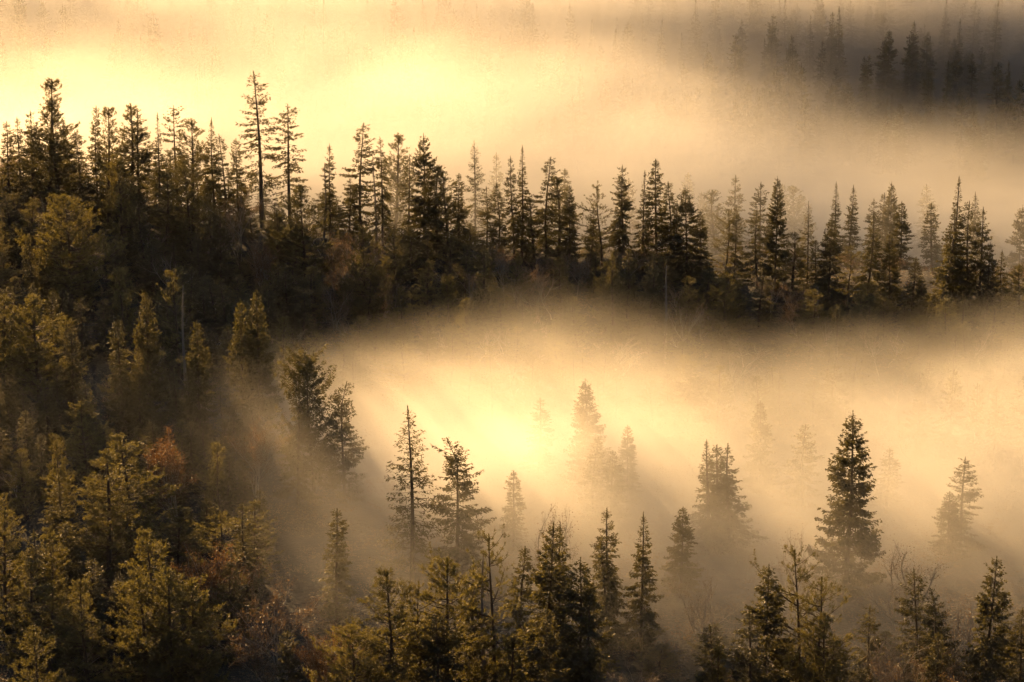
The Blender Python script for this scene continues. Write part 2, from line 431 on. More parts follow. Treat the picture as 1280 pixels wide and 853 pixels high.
TREES = []
def tree(x, y, H, kind, label, group, rot=None, width=1.0, lean=0.0, rnd=random.Random(5)):
    K = KINDS[kind]
    r = bpy.data.objects.new(FAM_NAME[K['fam']], None)
    COL.objects.link(r)
    r.empty_display_size = .3
    r.location = (x, y, gz(x, y) - .05)
    s = H / K['H']
    wid = 1.12 * width * s ** .35                                # small trees are not thin copies of tall ones
    r.scale = (wid, wid, s)
    r.rotation_euler = (rnd.uniform(-.025, .025), lean + rnd.uniform(-.025, .025), rnd.uniform(0, 6.28) if rot is None else rot)
    r['label'] = label; r['category'] = FAM_CAT[K['fam']]; r['group'] = group
    for nm, me in [('trunk', K['trunk'])] + ([('crown', K['crown'])] if 'crown' in K else [('branch', b) for b in K['limbs']]):
        o = bpy.data.objects.new(nm, me); o.parent = r; COL.objects.link(o)
    TREES.append((r, x, y, H, kind))
    return r

# ------------------------------------------------------------------ the ground
def build_ground():
    ys = np.concatenate([np.linspace(-400, 190, 60), np.arange(192, 640, 1.6), np.geomspace(642, 9000, 50)])
    xs = np.concatenate([-np.geomspace(6000, 132, 40), np.arange(-130, 130.1, 1.6), np.geomspace(132, 6000, 40)])
    X, Y = np.meshgrid(xs, ys)
    Z = ground_z(X, Y)
    Z = Z + np.where(np.hypot(X, Y) > 700, 30 * (vnoise(X, Y, 900, 9) - .3) * ss(np.hypot(X, Y), 700, 2500), 0)
    V = np.stack([X, Y, Z], -1).reshape(-1, 3)
    n, m = X.shape; i = np.arange(n * m).reshape(n, m)
    Q = np.stack([i[:-1, :-1], i[:-1, 1:], i[1:, 1:], i[1:, :-1]], -1).reshape(-1, 4)
    m_, nt, out = new_mat('forest_floor'); N = nt.nodes; L = nt.links
    tc = N.new('ShaderNodeTexCoord'); nz = N.new('ShaderNodeTexNoise'); nz.inputs['Scale'].default_value = .35; nz.inputs['Detail'].default_value = 8
    nz2 = N.new('ShaderNodeTexNoise'); nz2.inputs['Scale'].default_value = 3; nz2.inputs['Detail'].default_value = 6
    cr = N.new('ShaderNodeValToRGB'); e = cr.color_ramp.elements
    e[0].position = .35; e[0].color = (.013, .012, .008, 1); e[1].position = .7; e[1].color = (.033, .025, .016, 1)
    k = cr.color_ramp.elements.new(.52); k.color = (.02, .017, .010, 1)
    p = N.new('ShaderNodeBsdfPrincipled'); p.inputs['Roughness'].default_value = .95
    bp = N.new('ShaderNodeBump'); bp.inputs['Strength'].default_value = 1; bp.inputs['Distance'].default_value = .3
    L.new(tc.outputs['Object'], nz.inputs['Vector']); L.new(tc.outputs['Object'], nz2.inputs['Vector'])
    L.new(nz.outputs['Fac'], cr.inputs[0]); L.new(cr.outputs[0], p.inputs['Base Color'])
    L.new(nz2.outputs['Fac'], bp.inputs['Height']); L.new(bp.outputs[0], p.inputs['Normal']); L.new(p.outputs[0], out.inputs['Surface'])
    g = bpy.data.objects.new('ground', mesh_from('ground', V, Q, [], [m_], smooth=True)); COL.objects.link(g)
    g['kind'] = 'structure'; g['label'] = 'mossy brown forest floor sloping under all the trees'
build_ground()

# ------------------------------------------------------------------ trees one can point to
# (column, top row, foot row or -distance, kind, label, width, [lean])   rows and columns in photo pixels fix a bearing; the foot stands on the terrain
G_RIDGE = 'conifers along the ridge skyline'
G_BACK = 'misty trees behind the ridge'
G_SLOPE = 'trees on the dark left slope'
G_FOG = 'trees standing in the valley fog'
G_NEAR = 'trees along the near edge'
HAND = {
G_RIDGE: [
 (10, 150, 268, 'narrow', 'leftmost dark spire spruce on the ridge at the picture edge', .9),
 (25, 145, 262, 'narrow2', 'thin pale-tipped spruce between two dark spires at far left of ridge', .8),
 (38, 138, 270, 'ragged', 'ragged spruce just left of the tallest bushy left ridge tree', .9),
 (60, 99, 275, 'column2', 'tallest bushy tree of the far left ridge, with knobbly double tip', 1.25),
 (73, 121, 280, 'column', 'second stem of the bushy pair at the far left ridge', 1.3),
 (97, 161, 280, 'ragged2', 'shorter ragged spruce right of the bushy pair on left ridge', .9),
 (122, 130, 275, 'narrow3', 'very thin spruce tip left of a bushy pine on left ridge', .7),
 (134, 135, 280, 'column2', 'bushy-topped pine beside the very thin spruce on left ridge', 1.1),
 (163, 129, 282, 'column', 'bushy narrow pine left of a dark layered spruce, left ridge', 1.2),
 (173, 137, 284, 'ragged', 'dark layered spruce touching the bushy narrow pine, left ridge', 1.05),
 (197, 140, 282, 'spire', 'dark pointed spruce standing alone between flat-topped and layered trees', .75),
 (223, 132, 285, 'gaunt2', 'flat-topped gaunt tree with bare dark trunk on left ridge', 1.0),
 (241, 145, 290, 'column', 'bushy pine right beside the flat-topped gaunt tree', 1.2),
 (267, 147, 292, 'spire2', 'full spruce with pointed tip midway between gaunt tree and tallest spruce', .8),
 (280, 166, 296, 'ragged2', 'lower shoulder spruce right of the full pointed spruce, left ridge', .8),
 (298, 172, 290, 'narrow3', 'small spruce tucked at the left foot of the tallest ridge spruce', .8),
 (326, 88, 285, 'gaunt', 'tallest spruce of the whole ridge, gaunt with visible trunk', 1.2),
 (362, 130, 290, 'gaunt2', 'columnar layered spruce right of the tallest ridge spruce', 1.15),
 (404, 196, 300, 'snag', 'bare snag left of a slim spruce on the middle ridge', .9),
 (412, 180, 300, 'narrow2', 'slim spruce right beside the bare snag, middle ridge', .75),
 (435, 222, 308, 'ragged', 'low ragged spruce left of the airy irregular spruce', .9),
 (451, 154, 305, 'ragged2', 'airy irregular spruce standing tall at the middle ridge', 1.0),
 (470, 195, 309, 'snag2', 'dead pole beside the airy irregular spruce', .8),
 (478, 171, 309, 'narrow2', 'slim one-sided spruce right of the airy irregular spruce', .8),
 (510, 193, 312, 'gaunt2', 'gaunt leaning-topped tree left of the thick dark spruce', .8),
 (529, 166, 313, 'broad', 'thick dark spruce dominating the middle ridge', .72),
 (546, 206, 316, 'column2', 'round-topped pine right of the thick dark spruce', 1.1),
 (560, 214, 317, 'bushy', 'bushy golden pine below the pale layered spruce, middle ridge', 1.0),
 (573, 215, 318, 'narrow', 'short dark spire left of the pale layered spruce', .8),
 (608, 232, 322, 'ragged', 'low ragged spruce right of the pale layered spruce', .8),
 (622, 229, 323, 'narrow3', 'small dark pointed spruce before the ridge gap at centre', .9),
 (643, 194, 321, 'narrow2', 'thin twin partner left of the dark centre spire', .7),
 (652, 181, 322, 'spire', 'dark centre spire spruce with even taper', .8),
 (668, 246, 325, 'column', 'bushy pine below and right of the dark centre spire', 1.0),
 (683, 196, 325, 'ragged2', 'dark knobbly spruce right of the dark centre spire', .9),
 (698, 222, 327, 'column2', 'bushy pine between two dark ridge spruces right of centre', 1.1),
 (712, 231, 329, 'cone2', 'dense dark low spruce at the edge of the ridge notch', .6),
 (738, 262, 335, 'narrow3', 'low spruce in the ridge notch right of centre', .8),
 (753, 231, 332, 'open', 'broad-headed open pine right of the ridge notch', .85),
 (773, 217, 335, 'narrow2', 'thin spruce touching the broad-headed open pine', .8),
 (781, 206, 336, 'ragged', 'tall thin ragged spruce right of the broad-headed open pine', .8),
 (804, 212, 338, 'spire', 'dark pointed spruce left of the needle-thin tall spruce', .75),
 (821, 198, 340, 'narrow', 'needle-thin tall dark spruce, highest right of centre', 1.0),
 (835, 228, 342, 'narrow3', 'shorter shoulder spruce right of the needle-thin tall spruce', 1.0),
 (849, 250, 344, 'spire2', 'dark spruce filling the left side of the bulky black spruce', .8),
 (860, 232, 348, 'broad', 'bulky black spruce with double shoulder right of centre', .75),
 (877, 262, 352, 'cone2', 'dark low spruce leaning against the bulky black spruce', .7),
 (908, 262, 354, 'open2', 'crooked dark pine with a bent bare head', .7, -.05),
 (918, 256, 356, 'ragged', 'dark spruce behind the crooked pine with bent head', .7),
 (948, 262, 362, 'ragged2', 'thin ragged spruce left of the tall black ridge spruce', .8),
 (970, 220, 364, 'cone', 'tall black ridge spruce with full even skirt, right part', .62),
 (992, 288, 372, 'column', 'bushy low pine right of the tall black ridge spruce', 1.1),
 (1010, 250, 372, 'sparse', 'open-branched dark spruce right of the tall black ridge spruce', .62),
 (1022, 300, 378, 'narrow3', 'low spire between open-branched spruce and one-armed spruce', .9),
 (1037, 274, 385, 'cone2', 'dark full spruce with pale twiggy neighbour, right ridge', .85),
 (1060, 305, 385, 'open2', 'pine with long level arms right of a dark full spruce', .8),
 (1087, 262, 380, 'spire2', 'slim-tipped spruce with wide skirt, right ridge', .85),
 (1114, 288, 388, 'cone', 'compact dark cone spruce on the right ridge', .62),
 (1141, 320, 405, 'narrow', 'small dark spire in front of the right ridge', 1.0),
 (1152, 345, 412, 'cone2', 'low dark spruce right of the small dark spire', .6),
 (1180, 262, 405, 'spire2', 'wide left twin of the tallest right ridge spruce', 1.2),
 (1193, 220, 392, 'spire', 'tallest spruce on the right ridge with slender crown', 1.0),
 (1214, 252, 395, 'ragged2', 'thin ragged spruce right of the tallest right ridge spruce', .9),
 (1225, 258, 398, 'narrow2', 'pale slender spruce third right of the tallest right ridge spruce', 1.0),
 (1236, 302, 408, 'cone2', 'dark lower spruce before the far right spires', .65),
 (1252, 312, 400, 'spire2', 'separate spruce near the far right edge of the ridge', .8),
 (1276, 330, 405, 'bushy2', 'bushy pale tree cut by the right picture edge on the ridge', .9),
],
G_BACK: [
 (493, 166, -378, 'column', 'faint golden bushy tree behind the middle ridge spruces', 1.1),
 (594, 175, -374, 'sparse', 'pale golden layered spruce rising behind the middle ridge', .66),
 (625, 190, -398, 'narrow2', 'very faint thin spruce right of the pale golden layered spruce', .9),
 (706, 209, -386, 'narrow', 'faint thin spire behind the dark knobbly spruce', 1.0),
 (790, 222, -392, 'narrow3', 'dim ghostly spire in the gap left of the dark pointed spruce', 1.0),
 (855, 215, -405, 'narrow', 'barely visible spire above the bulky black spruce', 1.0),
 (880, 240, -404, 'narrow3', 'barely visible small spire right of the bulky black spruce', 1.0),
 (898, 237, -382, 'column', 'pale round-topped pine behind the crooked dark pine', 1.3),
 (922, 219, -384, 'narrow2', 'pale tall spire just right of the crooked dark pine', 1.1),
 (950, 227, -372, 'ragged', 'dim slender spruce left behind the tall black ridge spruce', .9),
 (980, 230, -402, 'narrow', 'ghostly spire close behind the tall black ridge spruce', 1.0),
 (991, 234, -396, 'column2', 'ghostly bushy pine between two dark right ridge spruces', 1.2),
 (1005, 242, -405, 'narrow3', 'ghostly thin tip above the open-branched dark spruce', 1.0),
 (1045, 227, -368, 'spire', 'left of two matching pale spruces behind the right ridge', .85),
 (1059, 231, -370, 'spire2', 'right of two matching pale spruces behind the right ridge', .85),
 (1087, 248, -374, 'narrow2', 'pale spruce directly behind the slim-tipped wide-skirted one', 1.1),
 (1099, 240, -382, 'narrow', 'pale thin spruce left of the highest pale one', 1.0),
 (1112, 226, -376, 'cone', 'highest pale spruce behind the right ridge', .6),
 (1127, 251, -362, 'cone2', 'broad half-faded spruce behind the compact dark cone spruce', .8),
 (1157, 230, -398, 'narrow2', 'nearly dissolved spire left of the tallest right ridge spruce', 1.2),
 (1167, 252, -372, 'narrow', 'faint slim spruce left of the tallest right ridge spruce', 1.1),
 (1213, 240, -376, 'spire2', 'faint spruce behind the thin ragged right ridge spruce', .9),
 (1275, 256, -378, 'broad', 'wide pale spruce fading at the right picture edge', .7),
 (1246, 290, -400, 'narrow3', 'ghostly small spruce between the far right ridge trees', 1.0),
],
G_SLOPE: [
 (82, 242, 395, 'round', 'big round golden pine on the upper left slope', 1.15),
 (150, 192, 325, 'bushy', 'bushy bright pine in front of the left ridge spires', 1.0),
 (205, 215, 330, 'column2', 'golden bushy column below the dark pointed ridge spruce', 1.2),
 (238, 200, 330, 'bushy', 'golden flecked pine below the flat-topped gaunt tree', 1.0),
 (275, 258, 372, 'cone2', 'lit cone spruce below the gap left of the tallest ridge spruce', .85),
 (345, 262, 350, 'column', 'slender bushy pine left of the golden pine below columnar spruce', 1.0),
 (381, 230, 365, 'bushy2', 'golden pine below the columnar layered ridge spruce', 1.1),
 (322, 305, 372, 'rust', 'rust orange leafy birch below the tallest ridge spruce', 1.0),
 (300, 235, 335, 'birch', 'brown twiggy birch at the foot of the tallest ridge spruce', 1.0),
 (420, 290, 365, 'birch2', 'brown birch thicket top below the slim ridge spruce', 1.0),
 (558, 348, 420, 'sapling', 'small golden pine in haze beneath the thick dark spruce', 1.2),
 (502, 360, 425, 'bushy', 'sunlit small pine alone on the hazy slope centre-left', .7),
 (646, 322, 400, 'bushy', 'golden bushy pine in haze below the dark centre spire', .8),
 (690, 330, 400, 'birch3', 'pale birch in haze below the dark knobbly spruce', 1.0),
 (4, 367, 500, 'bushy2', 'golden pine cut by the left picture edge at mid height', 1.1),
 (45, 366, 520, 'bushy2', 'broad golden pine right of the one cut by left edge', 1.2),
 (152, 341, 440, 'sapling', 'narrow bright-tipped pine above the narrow dark spruce', 1.1),
 (150, 399, 540, 'narrow', 'narrow dark spruce left of the tall dark slope spruce', 1.0),
 (182, 364, 535, 'cone', 'tall dark slope spruce with slim lit tip', .72),
 (173, 438, 545, 'cone2', 'lower full spruce in front of the tall dark slope spruce', .7),
 (222, 340, 480, 'open', 'golden airy pine lit from behind on the slope', .9),
 (231, 338, 500, 'snag', 'straight dead trunk inside the golden airy pine', .9),
 (250, 400, 565, 'cone2', 'dark dense spruce right of the airy golden pine', .72),
 (303, 375, 556, 'cone2', 'left of the dark twin spruces at the fog edge', .72),
 (322, 358, 562, 'cone', 'right and taller of the dark twin spruces at fog edge', .74),
 (392, 442, 625, 'gnarled', 'gnarled dark spruce with wide upswept arms at the fog edge', .9),
 (371, 487, 632, 'ragged', 'thin dark tree leaning on the gnarled wide-armed pine', .9),
 (430, 479, 630, 'crooked', 'layered spruce right of the gnarled wide-armed pine', .8),
 (108, 500, 620, 'bushy2', 'loose shaded pine left of the big glittering pine', 1.0),
 (160, 541, 700, 'bushy', 'big glittering pine in the middle of the dark slope', 1.35),
 (133, 562, 735, 'column', 'tall knobbly bright pine before the big glittering pine', 1.3),
 (222, 541, 660, 'rust', 'copper leafed birch right of the big glittering pine', 1.1),
 (273, 558, 650, 'sapling', 'little bright-tipped spruce-shaped pine in the dark hollow', .9),
 (318, 520, 640, 'birch', 'russet speckled birch under the dark twin spruces', 1.1),
 (420, 634, 780, 'narrow', 'black spire spruce alone in the deep shade', .95),
 (4, 637, 790, 'bushy', 'tall bright pine cut by left edge in lower slope', 1.1),
 (43, 662, 800, 'narrow2', 'dark narrow spruce between two bright lower left pines', 1.0),
 (63, 658, 790, 'bushy', 'bright pointed pine at lower left with dark right side', .8),
 (33, 700, 850, 'column2', 'bright lower left pine left of a spreading one', 1.2),
 (60, 728, 870, 'bushy2', 'spreading bright pine near the bottom left corner', 1.0),
 (108, 722, 890, 'column2', 'level-armed bright pine at the bottom left', 1.0),
 (192, 663, 860, 'bushy', 'pointed pine behind the widest bottom left pine', 1.1),
 (178, 712, 900, 'bushy', 'widest bright pine at the bottom left', 1.1),
 (212, 708, 905, 'bushy2', 'broad pine joined to the widest bottom left pine', 1.15),
 (238, 726, 905, 'bushy2', 'right flank pine of the bright bottom left clump', 1.1),
 (50, 786, 930, 'bushy', 'low bright pine at the very bottom left', .9),
 (268, 670, 800, 'rust', 'copper leafed birch in the shade right of bright pine clump', 1.1),
 (293, 706, 820, 'bushy', 'dim rounded pine right below the shaded copper birch', 1.0),
 (345, 732, 880, 'birch', 'dusty twiggy birch in the shade at lower left centre', 1.3),
 (365, 786, 900, 'narrow3', 'small black spruce in front of the dusty birch', 1.0),
 (412, 775, 890, 'rust', 'dark red birch left of the bottom golden round pine', 1.0),
],
G_FOG: [
 (514, 505, 730, 'sparse', 'see-through dark spruce with fine level branches in the sunbeams', 1.0),
 (571, 545, 715, 'crooked', 'spruce with broken bent top right of the see-through spruce', .95),
 (674, 497, 600, 'narrow2', 'faintest thin spruce left of the tall centre fog spruce', 1.1),
 (736, 472, 620, 'cone', 'tall pale cone spruce in the centre of the fog', .85),
 (743, 545, 650, 'narrow3', 'small pale spruce before the tall centre fog spruce', 1.0),
 (785, 531, 632, 'cone2', 'pale pointed spruce right of the tall centre fog spruce', .62),
 (765, 562, 650, 'cone2', 'pale low spruce between two centre fog spruces', .8),
 (641, 588, 690, 'narrow', 'tiny pale spruce in fog right of the broken-topped spruce', .9),
 (852, 631, 740, 'cone2', 'low hazy spruce left of the triple-topped group', .75),
 (885, 549, 690, 'spire', 'left stem of the hazy triple-topped group', 1.15),
 (897, 556, 690, 'narrow', 'middle stem of the hazy triple-topped group', 1.1),
 (915, 552, 692, 'spire2', 'right spreading stem of the hazy triple-topped group', 1.25),
 (952, 500, 618, 'cone2', 'faded spruce right above the triple-topped group', .75),
 (1008, 532, 640, 'ragged2', 'faded flat-topped spruce left of the great dark cone', 1.0),
 (1059, 513, 742, 'cone', 'great dark cone-shaped spruce standing clear of the fog', 1.0),
 (1110, 560, 640, 'narrow2', 'nearly lost thin spruce right of the great dark cone', 1.1),
 (1190, 459, 580, 'ragged', 'left of the three small grey spruces above right fog', .8),
 (1219, 480, 585, 'narrow3', 'middle of the three small grey spruces above right fog', .8),
 (1246, 483, 590, 'narrow2', 'right of the three small grey spruces above right fog', .8),
 (1279, 460, 590, 'ragged2', 'grey ragged spruce cut by right edge above the fog', .9),
 (1203, 571, 692, 'ragged', 'golden hazy spruce with pointed top at right', 1.0),
 (1188, 614, 700, 'cone2', 'golden hazy dense low tree left of hazy pointed spruce', .8),
 (1130, 672, 790, 'bare', 'hazy leafless birch right of the great dark cone', 1.2),
 (1000, 660, 770, 'bare', 'hazy leafless birch left of the great dark cone', 1.0),
 (880, 715, 800, 'bare', 'hazy leafless birch in haze below the triple-topped group', 1.0),
 (688, 630, 760, 'bare', 'wispy leafless birch above the dark near spruces', 1.1),
],
G_NEAR: [
 (438, 781, 930, 'round', 'golden round pine at the bottom left of centre', .95),
 (487, 712, 905, 'bushy', 'bright pointed pine right of the bottom golden round pine', 1.25),
 (530, 725, 900, 'open2', 'thin shaded pine between two bright near pines', .8),
 (556, 692, 900, 'bushy2', 'tall bright bushy pine at bottom centre-left', 1.2),
 (548, 765, 925, 'broad', 'dark low spreading spruce under the tall bright bushy pine', .8),
 (592, 700, 880, 'ragged', 'dark ragged spruce left of the tall dead pole', .9),
 (608, 671, 890, 'snag', 'tall dead pole left of the shaded bushy pine', 1.0),
 (616, 668, 890, 'open', 'shaded airy pine beside the tall dead pole', .9),
 (653, 679, 860, 'narrow3', 'small-headed spruce left of the dark glinting near spruce', 1.0),
 (680, 652, 890, 'cone2', 'dark glinting near spruce, highest of the bottom centre pair', .95),
 (699, 650, 850, 'narrow2', 'lighter thin spruce behind the dark glinting pair', .9),
 (722, 695, 905, 'broad', 'black broad spruce at bottom centre with ragged arms', .85),
 (742, 735, 910, 'ragged2', 'dark spruce on the right flank of the black broad one', 1.0),
 (642, 799, 920, 'sapling', 'small golden sapling pine at the bottom centre', 1.2),
 (680, 760, 930, 'cone2', 'black low spruce below the dark glinting near spruce', .9),
 (765, 634, 810, 'narrow2', 'tall slim hazy spruce of the centre-right pair', .95),
 (756, 676, 815, 'narrow3', 'short partner left of the tall slim hazy spruce', .9),
 (801, 640, 815, 'spire2', 'hazy tapered spruce right of the tall slim hazy one', .8),
 (884, 783, 900, 'narrow3', 'small dark spire spruce at the bottom right of centre', 1.3),
 (898, 812, 905, 'sapling', 'tiny sapling beside the small dark spire spruce', 1.0),
 (957, 707, 905, 'cone2', 'dark thick glinting spruce left of the branching near pine', 1.0),
 (938, 760, 915, 'ragged', 'dark spruce on the left flank of the thick glinting one', 1.1),
 (997, 690, 905, 'open', 'tall branching near pine with several upright heads', .85),
 (1015, 720, 905, 'open2', 'side stem pine right of the tall branching one', .9),
 (1030, 765, 915, 'bushy2', 'glinting low pine right below the branching pine', .9),
 (1040, 795, 905, 'narrow', 'little black spruce right of the branching near pine', 1.4),
 (1090, 755, 880, 'ragged', 'dull hazy spruce behind the leafless near birch', .8),
 (1102, 785, 900, 'bare', 'leafless dark near birch at lower right', 1.1),
 (1145, 708, 870, 'ragged2', 'grey hazy spruce left of the leaning-tip spruce', .9),
 (1168, 735, 890, 'crooked', 'dark spruce with leaning tip at lower right', .8),
 (1173, 790, 920, 'cone2', 'low black spruce before the leaning-tip spruce', .8),
 (1197, 745, 880, 'bare', 'leafless birch between leaning-tip and dark right spruce', 1.0),
 (1232, 695, 900, 'cone2', 'dark full pointed spruce near the bottom right corner', .85),
 (1276, 758, 900, 'cone2', 'dark spruce cut by the right edge at the bottom', .85),
 (1210, 820, 930, 'birch2', 'pale leafy birch bush at the bottom right', 1.1),
 (1130, 812, 920, 'birch', 'pale dusty birch bush at the bottom, lower right', 1.1),
],
}
def put(row, group):
    px, top, foot, kind, label, width = row[:6]
    lean = row[6] if len(row) > 6 else 0.0
    if foot < 0:
        d = px_dir(px, top); D = -foot; x = d[0] / d[1] * D; y = D
    else:
        x, y = on_ground(px, foot)
    x = (px - 640) / FPX * (y * math.cos(PITCH) + (CAM_H - gz(x, y) - 6) * math.sin(PITCH))
    d = px_dir(px, top); ztop = CAM_H + d[2] / d[1] * y
    H = ztop - gz(x, y)
    return tree(x, y, max(H, 1.5), kind, label, group, width=width, lean=lean)
for g, rows in HAND.items():
    for row in rows: put(row, g)
N_HAND = len(TREES)

# ------------------------------------------------------------------ the rest of the wood, every tree still its own
rng = random.Random(77)
SKY = ([0, 60, 125, 200, 300, 400, 470, 540, 600, 700, 800, 900, 1000, 1100, 1200, 1280], [180, 165, 175, 185, 205, 235, 235, 245, 262, 270, 275, 300, 310, 325, 330, 340])
taken = [(t[1], t[2], 1.5) for t in TREES]
LANDMARKS = []                                            # things the fillers are described by
for (r, x, y, H, kind) in TREES:
    cxp, cyp = to_px(x, y, gz(x, y) + H * .5)
    LANDMARKS.append((cxp, cyp, y, r['label']))
SHORT = {}
def shorten(lab):
    for cut in (' with ', ' at the ', ' in the ', ' on the ', ' near the ', ' of the whole', ', ', ' right of ', ' left of ', ' beside ', ' below ', ' behind ', ' before ', ' right beside ', ' between ', ' rising ', ' standing '):
        i = lab.find(cut)
        if i > 12: lab = lab[:i]
    return lab
import collections
_c = collections.Counter(shorten(l[3]) for l in LANDMARKS)
LANDMARKS = [(a, b, c, shorten(l)) for a, b, c, l in LANDMARKS if _c[shorten(l)] == 1 and not shorten(l).startswith(('left ', 'right ', 'middle ', 'second ')) and not any(w in shorten(l) for w in (' of ', ' right', ' left')) and 3 <= len(shorten(l).split()) <= 7]
LOOK = {'cone': 'full skirted', 'cone2': 'dense', 'narrow': 'narrow', 'narrow2': 'slim ragged', 'narrow3': 'slim bent', 'ragged': 'ragged', 'ragged2': 'uneven', 'sparse': 'thin-branched',
        'gaunt': 'gaunt', 'gaunt2': 'gaunt layered', 'broad': 'wide dark', 'spire': 'slim-tipped', 'spire2': 'tapered', 'round': 'round-headed', 'bushy': 'bushy', 'bushy2': 'loose bushy',
        'column': 'bushy upright', 'column2': 'knobbly upright', 'open2': 'airy', 'open': 'open', 'gnarled': 'gnarled', 'sapling': 'young', 'birch': 'brown-leaved', 'birch2': 'spreading brown', 'birch3': 'slender brown', 'rust': 'rust-leaved', 'bare': 'leafless', 'snag2': 'dead bare', 'snag': 'dead bare'}
used_labels = set(t[0]['label'] for t in TREES)
def auto_label(x, y, H, kind, fam):
    cx, cyy = to_px(x, y, gz(x, y) + H * .5)
    size = 'tiny' if H < 3.5 else 'small' if H < 6.5 else 'medium' if H < 10 else 'tall'
    noun = {'spruce': 'spruce', 'pine': 'pine', 'birch': 'birch', 'dead': 'tree'}[fam]
    near = sorted(LANDMARKS, key=lambda l: math.hypot(l[0] - cx, (l[1] - cyy) * .8))
    def rel(l):
        dx, dy = cx - l[0], cyy - l[1]
        if abs(dx) > abs(dy) * .8: return ('right of' if dx > 0 else 'left of') if abs(dx) < 45 else ('well right of' if dx > 0 else 'well left of')
        return 'below' if dy > 0 else 'above'
    for l in near[:6]:
        t = f'{size} {LOOK[kind]} {noun} {rel(l)} the {l[3]}'
        if t not in used_labels and len(t.split()) <= 16:
            used_labels.add(t); return t
    t = f'{size} {LOOK[kind]} {noun} between the {near[0][3]} and {near[1][3]}'
    used_labels.add(t); return t
SHOW = []                                                 # the trees named by hand stay in view
for (r_, x_, y_, H_, k_) in TREES:
    a_, b_ = to_px(x_, y_, gz(x_, y_) + H_); c_ = to_px(x_, y_, gz(x_, y_))[1]
    SHOW.append((a_, b_, c_, y_, (c_ - b_) * .10 + 4))
def keep_clear(x, y, H):
    cx, tp = to_px(x, y, gz(x, y) + H)
    for a, b, c, yy, hw in SHOW:
        if yy > y and abs(cx - a) < hw + H * .07 / y * FPX:
            lim = b + (c - b) * .78
            if tp < lim: H -= (lim - tp) / FPX * y * 1.02; tp = lim
    return H
def clumpy(x, y, s=11.0): return .5 + .5 * math.sin(x / s * 6.28 * .5 + 1.7 * math.sin(y / s)) * math.cos(y / s * .9 + x * .05)
def filler(x, y, H, kind, group, gap, width=None, ysky=None):
    if group == G_SLOPE and rng.random() > clumpy(x, y) * 1.5: return False
    H = keep_clear(x, y, H)
    if H < 2.2: return False
    if any((x - a) ** 2 + (y - b) ** 2 < max(gap, c * .8) ** 2 for a, b, c in taken): return False
    cx, tp = to_px(x, y, gz(x, y) + H)
    if cx < -25 or cx > 1305 or tp > 850: return False
    if ysky is not None:
        lim = ysky(cx)
        if tp < lim:                                      # keep the skyline that the photograph has
            H = H - (lim - tp) / FPX * y
            if H < 2.5: return False
    fam = KINDS[kind]['fam']
    tree(x, y, H, kind, auto_label(x, y, H, kind, fam), group, width=width or rng.uniform(.8, 1.15), rnd=rng)
    taken.append((x, y, gap))
    return True
sky_lim = lambda cx: float(np.interp(cx, *SKY)) + rng.uniform(0, 45)
n = 0
for i in range(4000):                                     # ridge band
    if n >= 170: break
    x = rng.uniform(-70, 62); c = float(crest_y(x)); y = c + rng.uniform(-30, 10)
    cx = to_px(x, y, 0)[0]
    k = rng.choice(['narrow', 'narrow2', 'ragged', 'ragged2', 'spire2', 'column', 'column2', 'bushy', 'bushy2', 'column', 'birch', 'birch3', 'birch2', 'snag2' if rng.random() < .3 else 'birch'])
    H = rng.uniform(6, 13) * (1.15 if x < -20 else .9)
    if KINDS[k]['fam'] == 'birch': H *= .65
    n += filler(x, y, H, k, G_RIDGE, 1.9, ysky=sky_lim)
n = 0
for i in range(4000):                                     # front foot of the ridge: low pines and birches
    if n >= 130: break
    x = rng.uniform(-40, 62); y = float(crest_y(x)) + rng.uniform(-56, -22)
    k = rng.choice(['bushy', 'column', 'birch', 'birch3', 'narrow3', 'column2', 'ragged', 'cone2'])
    n += filler(x, y, rng.uniform(4.5, 8.5) * (.7 if 'birch' in k else 1), k, 'low trees at the foot of the ridge', 2.3)
def slope_edge(y):                                        # where the wood on the left gives way to the fog
    return float(np.interp(y, [205, 230, 250, 270, 300, 330], [-14, -19, -23, -25, -27, -26]))
n = 0
for i in range(9000):                                     # left slope
    if n >= 125: break
    y = rng.uniform(212, 345); e = slope_edge(y); x = rng.uniform(-68, e)
    if x < -.185 * y - 3: continue
    k = rng.choice(['narrow', 'narrow3', 'cone2', 'bushy', 'bushy2', 'column', 'column2', 'open2', 'birch', 'birch3', 'spire2', 'spire', 'ragged', 'narrow2', 'narrow'])
    H = rng.uniform(4.5, 10.5) * (.6 if k in ('birch', 'birch3', 'rust') else 1)
    n += filler(x, y, H, k, G_SLOPE, 2.7)
n = 0
for i in range(3000):                                     # shaded thicket and near edge
    if n >= 34: break
    y = rng.uniform(206, 226); x = rng.uniform(-14, 44)
    k = rng.choice(['narrow3', 'cone2', 'birch', 'birch2', 'bare', 'sapling', 'bushy'])
    n += filler(x, y, rng.uniform(2.0, 4.6), k, G_NEAR, 2.2)

